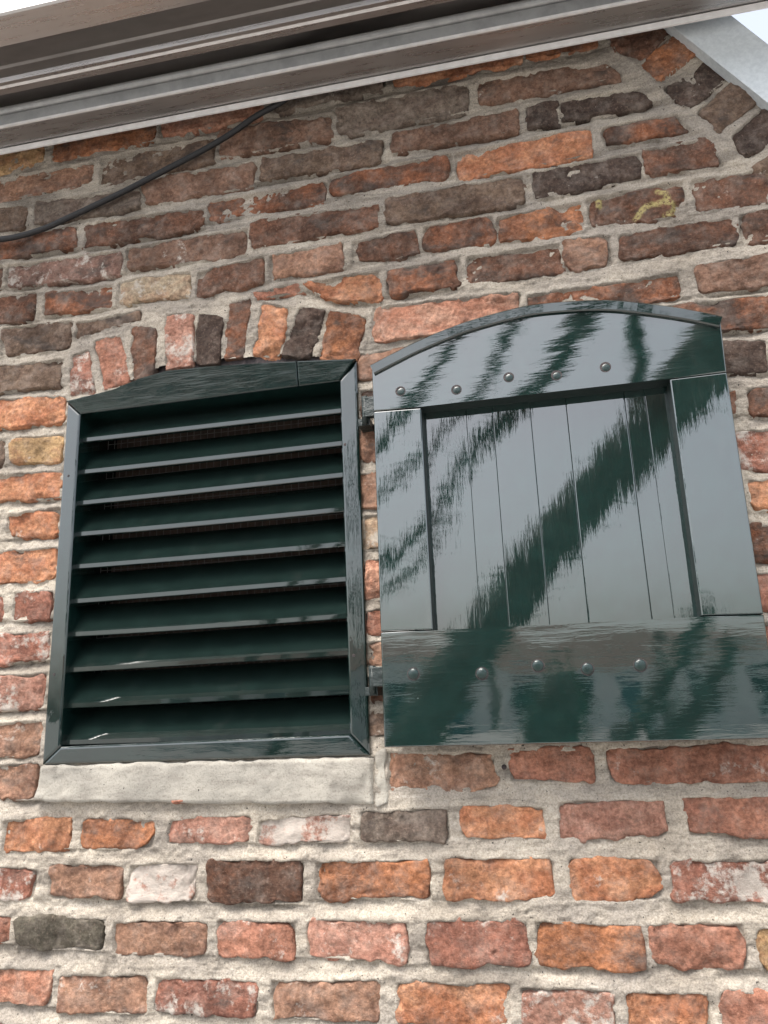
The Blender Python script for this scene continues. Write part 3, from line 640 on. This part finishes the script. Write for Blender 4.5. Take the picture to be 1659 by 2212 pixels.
# slats
LIP = 0.004
SL = [((175,947),(730,883)),((170,1016),(734,953)),((165,1083),(736,1021)),((162,1150),(739,1095)),((157,1220),(741,1170)),((150,1295),(744,1246)),((147,1366),(746,1325)),((142,1443),(748,1405)),((138,1520),(750,1489)),((132,1599),(750,1577))]
def inner_x(z, side):
    a, b_ = (iBL, iTL) if side < 0 else (iBR, iTR)
    return a[0] + (b_[0] - a[0]) * (z - a[1]) / (b_[1] - a[1])
def slat(L, Rr):
    # section (Y, dZ): rounded lip, outer face climbing inwards
    sec = [(0.000, -.0080), (0.000, 0.0), (0.048, 0.0555), (0.050, 0.058), (0.0535, 0.058), (0.0545, 0.0555), (0.010, -0.0088), (0.0012, -0.0090)]
    xl = inner_x(L[1], -1) - .002; xr = inner_x(Rr[1], 1) + .002; n = 24
    sag = random.uniform(-.0004, .0016)
    bm = bmesh.new(); rings = []
    for i in range(n + 1):
        t = i / n; x = xl + (xr - xl) * t; z = L[1] + (Rr[1] - L[1]) * t - sag * 4 * t * (1 - t)
        rings.append([bm.verts.new((x, LIP + y, z + dz)) for y, dz in sec])
    m = len(sec)
    for i in range(n):
        for k in range(m): bm.faces.new((rings[i][k], rings[i + 1][k], rings[i + 1][(k + 1) % m], rings[i][(k + 1) % m]))
    bm.faces.new(rings[0]); bm.faces.new(rings[-1][::-1])
    return bm_obj('slat', bm, M_SLAT, vent)
for a, b_ in SL: slat(un(*a, LIP), un(*b_, LIP))
# inner lining and back boarding
zb_, zt_ = iBL[1], max(iTL[1], iTR[1])
box('back_board', oTL[0], oTR[0], 0.130, 0.150, zb_ - .02, zt_ + .06, M_INNER, vent)
for k in range(1, 3):
    pass
# screen of welded wire
bm = bmesh.new(); wy = 0.078; x0_, x1_ = iBL[0] + .004, iTR[0] - .004; cell = 0.0155
x = x0_
while x < x1_:
    bmesh.ops.create_cube(bm, size=1, matrix=Matrix.Translation((x, wy, (zb_ + zt_) / 2)) @ Matrix.Diagonal((.0011, .0011, zt_ - zb_, 1))); x += cell
z = zb_ + .005
while z < zt_:
    bmesh.ops.create_cube(bm, size=1, matrix=Matrix.Translation(((x0_ + x1_) / 2, wy + .0014, z)) @ Matrix.Diagonal((x1_ - x0_, .0011, .0011, 1))); z += cell
bm_obj('wire_screen', bm, M_WIRE, vent)
def dome(name, p, y, r, h, mat, parent, slot=True, ang=0.3, hole=False):
    bm = bmesh.new(); seg = 18; rings = []
    for j in range(6):
        a = j / 5 * math.pi / 2; rr = r * math.cos(a); yy = -h * math.sin(a)
        if j == 5: break
        rings.append([bm.verts.new((p[0] + rr * math.cos(2 * math.pi * k / seg), y + yy, p[1] + rr * math.sin(2 * math.pi * k / seg))) for k in range(seg)])
    base = [bm.verts.new((p[0] + r * 1.02 * math.cos(2 * math.pi * k / seg), y + 0.003, p[1] + r * 1.02 * math.sin(2 * math.pi * k / seg))) for k in range(seg)]
    rings.insert(0, base)
    for i in range(len(rings) - 1):
        for k in range(seg): bm.faces.new((rings[i][k], rings[i][(k + 1) % seg], rings[i + 1][(k + 1) % seg], rings[i + 1][k]))
    bm.faces.new(rings[-1])
    return bm_obj(name, bm, mat, parent, True)
def ring(p, y, r0, r1, parent):  # flat dark ring painted for the shade of a countersink
    bm = bmesh.new(); n = 24
    a = [bm.verts.new((p[0] + r0 * math.cos(k * 6.28319 / n), y, p[1] + r0 * math.sin(k * 6.28319 / n))) for k in range(n)]
    b_ = [bm.verts.new((p[0] + r1 * math.cos(k * 6.28319 / n), y, p[1] + r1 * math.sin(k * 6.28319 / n))) for k in range(n)]
    for k in range(n): bm.faces.new((a[k], a[(k + 1) % n], b_[(k + 1) % n], b_[k]))
    bm_obj('bolt_shade_ring', bm, M_CAULK_SHADE, parent)
for p in ((148,1028),(117,1457),(745,960),(764,1416),(645,870-0)):
    if p[0] == 645: continue
    dome('screw_hole', un(*p, VF), VF, .0028, .0006, M_CAULK_SHADE, st_l if p[0] < 400 else st_r)
dome('screw_head', un(627, 806, VF), VF, .006, .0016, M_PH, vent)

# ------------------------------------------------------------------ shutter
shut = thing('window_shutter', 'glossy dark green arched wooden shutter opened flat against the brick wall', 'shutter')
SF, SB = -0.078, -0.028
S = lambda x, y: un(x, y, SF)
lean = lambda x, z: SF
arc = smooth_path([S(*p) for p in ((803,797),(855,770),(906,745),(1000,707),(1106,677),(1173,665),(1273,658),(1346,660),(1439,671),(1500,681),(1557,693))], 6)
L0, L1, L2 = S(807,888), S(822,1365), S(830,1615)
R0, R1, R2 = S(1570,803), S(1650,1327), S(1691,1595)
pTL, pTR, pBR, pBL = S(909,880), S(1447,818), S(1516,1331), S(935,1361)
GAP = 0.0008
top_rail = prism('top_rail', [L0, *arc, R0, (pTR[0], R0[1] + (pTR[1] - R0[1]) * 0.6), (pTL[0], L0[1] + (pTL[1] - L0[1]) * 0.6)], SF, SB, M_PH, shut, .0022, 3)
dz = lambda p, d: (p[0], p[1] + d)
prism('stile', [dz(L1, GAP), dz(L0, -GAP), dz(pTL, -GAP), dz(pBL, GAP)], SF + .0006, SB, M_PV, shut, .0022, 3)
prism('stile', [dz(pBR, GAP), dz(pTR, -GAP), dz(R0, -GAP), dz(R1, GAP)], SF + .0004, SB, M_PV, shut, .0022, 3)
for o_ in [top_rail] + [c_ for c_ in shut.children if c_.name.startswith('stile')]:
    o_.data.materials.append(M_RECESS_SHADE)                                      # dull dark copy of the gloss paint, so the recess edges look shaded
    for p_ in o_.data.polygons:
        if p_.normal.z < -0.9 or (o_ is not top_rail and abs(p_.normal.x) > 0.9): p_.material_index = 1
bottom_rail = prism('bottom_rail', [L2, dz(L1, -GAP), dz(pBL, -GAP), dz(pBR, -GAP), dz(R1, -GAP), R2], SF, SB, M_PS, shut, .0022, 3)
# boards of the panel
PY = SF + 0.033
jb_ = [935, 1040, 1103, 1190, 1280, 1413, 1463, 1516]; jt_ = [909, 1008, 1070, 1159, 1234, 1364, 1404, 1447]
for i in range(7):
    t0 = (jt_[i] - 909) / 538; t1 = (jt_[i + 1] - 909) / 538; b0 = (jb_[i] - 935) / 581; b1 = (jb_[i + 1] - 935) / 581
    xt0 = pTL[0] + (pTR[0] - pTL[0]) * t0; xt1 = pTL[0] + (pTR[0] - pTL[0]) * t1; xb0 = pBL[0] + (pBR[0] - pBL[0]) * b0; xb1 = pBL[0] + (pBR[0] - pBL[0]) * b1
    x0, x1 = (xt0 + xb0) / 2 + .00012, (xt1 + xb1) / 2 - .00012
    if i == 0: x0 -= .006
    if i == 6: x1 += .006
    oy = [0, .0006, -.0003, .0005, 0, .0004, -.0002][i]
    prism('panel_board', [(x0, pBL[1] - .012), (x1, pBL[1] - .012), (x1, pTL[1] + .012), (x0, pTL[1] + .012)], PY + oy, SB + .004, M_PV, shut, (.0007, .0006, .0014, .0007, .0020, .0006, .0009)[i], 3)
    if i in (1, 2, 3, 4, 5):                                            # bead cut beside the joint
        bx = x1 - (x1 - x0) * .36
# weather cap bent along the arch
bm = bmesh.new(); rings = []
for i, (x, z) in enumerate(arc):
    a = arc[max(i - 1, 0)]; b_ = arc[min(i + 1, len(arc) - 1)]; t = Vector((b_[0] - a[0], 0, b_[1] - a[1])).normalized(); nn = Vector((-t.z, 0, t.x))
    P0 = Vector((x, 0, z)); w_ = 0.0006 * float(noise(x / .03, 2, 9))
    sec = [(-.014, SF - .0004), (-.014, SF - .0042), (-.012, SF - .0065 + w_), (.004, SF - .0065 + w_), (.0065, SF - .004), (.0065, SB + .004), (-.002, SB + .004)]
    rings.append([bm.verts.new((P0 + nn * d).xyz[:1] + (yv,) + ((P0 + nn * d).z,)) for d, yv in sec])
for i in range(len(rings) - 1):
    for k in range(7): bm.faces.new((rings[i][k], rings[i][(k + 1) % 7], rings[i + 1][(k + 1) % 7], rings[i + 1][k]))
bm.faces.new(rings[0]); bm.faces.new(rings[-1][::-1])
bm_obj('weather_cap', bm, M_FH, shut)
for p in ((866,846),(987,843),(1100,816),(1203,812),(1309,794)): dome('bolt_head', S(*p), SF + .0006, .0078, .0024, M_BOLT, top_rail); ring((S(*p)[0] - .0008, S(*p)[1] + .0010), SF - .0004, .005, .0094, top_rail)
for p in ((893,1456),(1041,1455),(1162,1438),(1269,1445),(1383,1437)): dome('bolt_head', S(*p), SF, .0092, .0038, M_BOLT, bottom_rail); ring(S(*p), SF - .0004, .006, .0104, bottom_rail)
# hinges
for (y0, y1) in ((858, 915), (1441, 1500)):
    a = un(782 + (y0 - 858) * .027, y0, -.045); b_ = un(782 + (y1 - 858) * .027, y1, -.045); c_ = un(808, y0, -.045)
    hl = prism('hinge_leaf', [(a[0], b_[1] + .012), (c_[0] + .03, b_[1] + .012), (c_[0] + .03, a[1]), (a[0], a[1])], -.046, -.0365, M_HINGE, shut, .002)
    bm = bmesh.new(); tube(bm, [(a[0] + .004, -.040, b_[1]), (a[0] + .004, -.040, a[1] + .002)], [.0062, .0062], 14)
    bm_obj('hinge_pin', bm, M_HINGE, hl, True)
    box('hinge_plate', a[0] - .010, a[0] + .012, -.040, 0.03, b_[1] - .002, b_[1] + .012, M_HINGE, shut, .001)

# ------------------------------------------------------------------ cable
pts = [(640,195,-.05),(605,222,-.035),(553,251,-.024),(500,288,-.022),(443,322,-.020),(367,362,-.018),(277,409,-.017),(200,446,-.017),(140,474,-.017),(100,492,-.017),(50,508,-.018),(0,517,-.02),(-80,520,-.03),(-200,505,-.05),(-300,470,-.09)]
P3 = smooth_path([(un(x, y, Y)[0], Y, un(x, y, Y)[1]) for x, y, Y in pts], 6)
bm = bmesh.new(); tube(bm, P3, [.0063] * len(P3), 12)
tag(bm_obj('electric_cable', bm, M_RUBBER, None, True), 'black electric cable hanging in a loose curve below the aluminium awning housing', 'cable')

# ------------------------------------------------------------------ aluminium awning housing
awn = thing('awning_housing', 'long aluminium awning housing seen from below with stepped profiles', 'awning')
def zat(yD, Y):                                                         # height met at depth Y by the sight line through the left end
    d = ray(0, yD); return CAM[2] + d[2] * (Y - CAM[1]) / d[1]
XL, XR = -2.4, 1.7
def extr(name, sec, mat, x0=XL, x1=XR):
    bm = bmesh.new(); a = [bm.verts.new((x0, y, z)) for y, z in sec]; b_ = [bm.verts.new((x1, y, z)) for y, z in sec]; n = len(sec)
    for i in range(n): bm.faces.new((a[i], a[(i + 1) % n], b_[(i + 1) % n], b_[i]))
    bm.faces.new(a); bm.faces.new(b_[::-1])
    return bm_obj(name, bm, mat, awn)
q = lambda yD, Y: (Y, zat(yD, Y))
zr = zat(322, -.048)
rear = [q(331,-.050), q(322,-.0488), q(321,-.052), q(277,-.098), q(275,-.1016), q(270,-.1005), q(251,-.100), (-.090, zat(251,-.100)), (-.046, zat(300,-.046) + .03)]
extr('rear_profile', rear, M_ALU)
extr('edge_glint_strip', [q(332,-.0515), q(321.5,-.0535), (-.048, zat(321.5,-.0535)), (-.048, zat(332,-.0515))], M_GLINT)  # pale strip painted as the glint of the lower lip
extr('edge_glint_strip', [q(275.5,-.1025), q(270.5,-.1030), (-.099, zat(270.5,-.1030)), (-.099, zat(275.5,-.1025))], M_GLINT)
extr('web', [q(270.4,-.1015), q(250,-.1060), (-.101, zat(250,-.1060)), (-.100, zat(270.4,-.1015))], M_SKY_SHEEN)
bm = bmesh.new(); cy, cz = q(242, -.106); tube(bm, [(XL, cy, cz), (XR, cy, cz)], [.0088, .0088], 16); bm_obj('rolled_edge', bm, M_SKY_SHEEN, awn, True)
s0_, s1_ = q(205, -.185), q(178, -.212)
extr('cover_slat', [s0_, q(193,-.197), q(190,-.200), s1_, (s1_[0], s1_[1] + .012), (s0_[0], s0_[1] + .014)], M_ALU)
extr('edge_glint_strip', [q(192,-.1995), q(186,-.2045), (-.2045, zat(186,-.2045) + .003), (-.1995, zat(192,-.1995) + .003)], M_GLINT)
zc = zat(178, -.14); r1 = (-.175, zc)
y100 = -.24; zf = zat(100, y100); zf2 = zat(28, -.298)
extr('housing', [(-.03, zc), (-.165, zc), (-.168, zc - .004), (-.174, zc - .004), (-.178, zc), (-.236, zc - .004), (-.236, zc + .12), (-.03, zc + .12)], M_ALU2)
extr('front_bar', [(y100, zf), (-.294, zf2 - .001), (-.298, zf2 + .002), (-.299, zf2 + .09), (y100, zf + .10)], M_ALU)
_pv = Vector((-1.17, -.05, zat(330, -.05))); _rm = Matrix.Rotation(math.radians(0.62), 4, 'Y')
awn.matrix_world = Matrix.Translation(_pv) @ _rm @ Matrix.Translation(-_pv)

# ------------------------------------------------------------------ metal capping on the gable
capm = thing('gable_capping', 'pale galvanised metal capping strip on the sloping gable edge', 'capping')
CY = -0.022
def ext(p, q_, t): return (p[0] + (q_[0] - p[0]) * t, p[1] + (q_[1] - p[1]) * t)
lo0, lo1 = un(1454,58,CY), un(1659,222,CY); hi0, hi1 = un(1580,33,CY), un(1659,95,CY)
A_, B_ = ext(lo0, lo1, -1.2), ext(lo0, lo1, 3.2); C_, D_ = ext(hi0, hi1, 8.0), ext(hi0, hi1, -3.6)
prism('face_plate', [A_, B_, C_, D_], CY, CY + .003, M_ZINC, capm, 0.001)
nrm = Vector((-(B_[1] - A_[1]), 0, B_[0] - A_[0])).normalized() * .003
prism('drip_edge', [(A_[0], A_[1]), (B_[0], B_[1]), (B_[0] + nrm.x, B_[1] + nrm.z), (A_[0] + nrm.x, A_[1] + nrm.z)], CY + .0035, 0.0, M_ZINC, capm, 0)
prism('top_plate', [(D_[0] - nrm.x, D_[1] - nrm.z), (C_[0] - nrm.x, C_[1] - nrm.z), (C_[0], C_[1]), (D_[0], D_[1])], CY + .0035, 0.46, M_ZINC, capm, 0)

# ------------------------------------------------------------------ ground
mg, ntg, bg_ = mat_new('street_pavers')
br = N(ntg, 'ShaderNodeTexBrick'); br.inputs['Scale'].default_value = 5.0; br.inputs['Color1'].default_value = (.34, .33, .31, 1); br.inputs['Color2'].default_value = (.29, .28, .265, 1); br.inputs['Mortar'].default_value = (.22, .21, .20, 1); br.inputs['Mortar Size'].default_value = .015
ntg.links.new(geo_pos(ntg), br.inputs['Vector']); ntg.links.new(br.outputs['Color'], bg_.inputs['Base Color']); bg_.inputs['Roughness'].default_value = .85
g = mesh_obj('ground', [(-400, -400, 0), (400, -400, 0), (400, 400, 0), (-400, 400, 0)], [(0, 1, 2, 3)], mg); g['kind'] = 'structure'

# ------------------------------------------------------------------ across the street: houses, plus stems added for dark bands mirrored in paint
def mirror(px, py, Y):
    d = ray(px, py); t = (SF - CAM[1]) / d[1]; p = CAM + d * t; d = d * np.array([1, -1, 1]); t = (Y - p[1]) / d[1]; return tuple(p + d * t)
def leaning(name, label, cat, stems, Y, fuzz, group=None):
    t = thing(name, label, cat, group=group); bm = bmesh.new(); leaf = []
    for pl, hw in stems:
        P = smooth_path([mirror(x, y, Y + 0.06 * math.sin(i * 2.1)) for i, (x, y) in enumerate(pl)], 6); n = len(P)
        dist = abs(Y) + 1.3; hws = np.interp(np.linspace(0, 1, n), np.linspace(0, 1, len(hw)), hw) / F * dist
        tube(bm, P, [float(h) for h in hws * .86], 12)
        for i in range(n):
            for k in range(fuzz):
                a = random.random() * 6.283; r = hws[i] * (0.75 + abs(random.gauss(0, .28)))
                leaf.append((P[i][0] + r * math.cos(a) + random.gauss(0, .02), P[i][1] + r * math.sin(a) * .8, P[i][2] + random.gauss(0, .05)))
    bm_obj('trunk', bm, M_BARK, t, True); LV, LFc = [], []
    for p in leaf:
        ax = Vector((random.gauss(0, 1), random.gauss(0, 1), random.gauss(0, 1))).normalized(); b1 = ax.orthogonal().normalized(); b2 = ax.cross(b1); s_ = random.uniform(.012, .035); c0 = Vector(p); k = len(LV)
        LV += [c0 - b1 * s_, c0 - b2 * s_ * .5, c0 + b1 * s_, c0 + b2 * s_ * .5]; LFc.append((k, k + 1, k + 2, k + 3))
    mesh_obj('crown', LV, LFc, M_LEAF, t); return t
leaning('added_band_trunk', 'unseen leaning trunk shape added for the broad dark band mirrored in the shutter', 'tree',  # added trunk shape, posed to mirror as the broad dark band
    [([(560, 2330), (760, 1900), (880, 1640), (910, 1563), (977, 1459), (1055, 1355), (1133, 1251), (1186, 1173), (1264, 1084), (1394, 938), (1480, 840), (1575, 735), (1680, 620)], (74, 72, 70, 66, 62, 60, 58, 58, 60, 66, 72, 96, 100)),
     ([(1400, 930), (1384, 850), (1376, 760), (1373, 640)], (10, 12, 13, 11))], -4.0, 26)
leaning('added_band_stems', 'unseen slanting stems added for the thin dark bands mirrored in the shutter', 'tree',  # added stems, posed to mirror as the thin dark bands
    [([(330, 2300), (640, 1480), (790, 1250), (826, 1214), (915, 1126), (968, 1060), (1029, 959), (1160, 834), (1264, 690), (1330, 600)], (34, 22, 13, 13, 11, 12, 15, 26, 34, 28)),
     ([(560, 1650), (700, 1390), (826, 1277), (910, 1214), (960, 1120)], (9, 8, 7, 6, 5)),
     ([(560, 1500), (720, 1180), (826, 1069), (915, 980), (1040, 834), (1107, 704), (1150, 610)], (10, 9, 7, 8, 10, 11, 10)),
     ([(480, 1500), (650, 1200), (780, 1000), (821, 949), (873, 886), (915, 834), (1019, 683), (1070, 600)], (12, 13, 14, 15, 14, 15, 17, 15))], -4.6, 14)
leaning('added_band_stumps', 'two unseen slanting stumps added for short dark bands mirrored low in the shutter', 'shrub',  # added stumps, posed to mirror as short dark bands on the bottom rail
    [([(1230, 2250), (1330, 1660), (1394, 1537), (1488, 1391), (1530, 1310)], (30, 26, 22, 18, 10)), ([(1280, 2250), (1410, 1680), (1462, 1579), (1550, 1459), (1590, 1390)], (34, 32, 30, 24, 12))], -4.3, 20)
leaning('added_figure_bush', 'upright bush shape added as the dark mirrored outline of the person with the camera', 'bush', [([(1200, 2240), (1200, 1900), (1198, 1700), (1196, 1590), (1206, 1520), (1212, 1450)], (50, 60, 68, 64, 52, 22))], -4.2, 60)  # added shape, stands in for the mirrored camera holder
M_REND = make_plain('pale_render', (.62, .61, .59), (.72, .71, .69), 3, .9, 0, .1); M_TILE = make_plain('roof_tiles', (.10, .055, .04), (.15, .08, .06), 8, .8, 0, .3)
M_GLASS = make_plain('window_glass', (.02, .025, .03), (.03, .035, .04), 2, .08, 0, 0); M_DOOR = make_plain('door_paint', (.03, .06, .09), (.04, .07, .10), 8, .4, 0, 0)
def house(x0, w, y, h, rh, label):
    o = thing('terrace_house', label, 'house', group='houses across the street')
    box('wall', x0, x0 + w, y - 8, y, 0, h, M_REND, o)
    mesh_obj('roof', [(x0, y + .3, h), (x0 + w, y + .3, h), (x0 + w, y - 8.3, h), (x0, y - 8.3, h), (x0, y - 4, h + rh), (x0 + w, y - 4, h + rh)], [(0, 1, 5, 4), (3, 4, 5, 2), (0, 4, 3), (1, 2, 5), (0, 3, 2, 1)], M_TILE, o)
    for i in range(3):
        xx = x0 + w * (i + .5) / 3
        if i == 2: box('door', xx - .5, xx + .5, y - .02, y + .05, 0, 2.2, M_DOOR, o)
        else: box('window', xx - .6, xx + .6, y - .02, y + .04, .9, 2.3, M_GLASS, o)
        if h > 4: box('window', xx - .5, xx + .5, y - .02, y + .04, 3.3, 4.6, M_GLASS, o)
house(-19, 7.5, -34, 3.2, 1.6, 'low pale rendered house with a steep tiled roof at the corner')
house(-11, 8.5, -34, 3.4, 1.4, 'wide pale rendered single storey house facing the street')
house(-2, 7.0, -34, 3.0, 1.8, 'small pale rendered house with the tallest roof ridge')
house(5.5, 8.0, -34, 3.3, 1.2, 'pale rendered house with the lowest flat tiled roof')
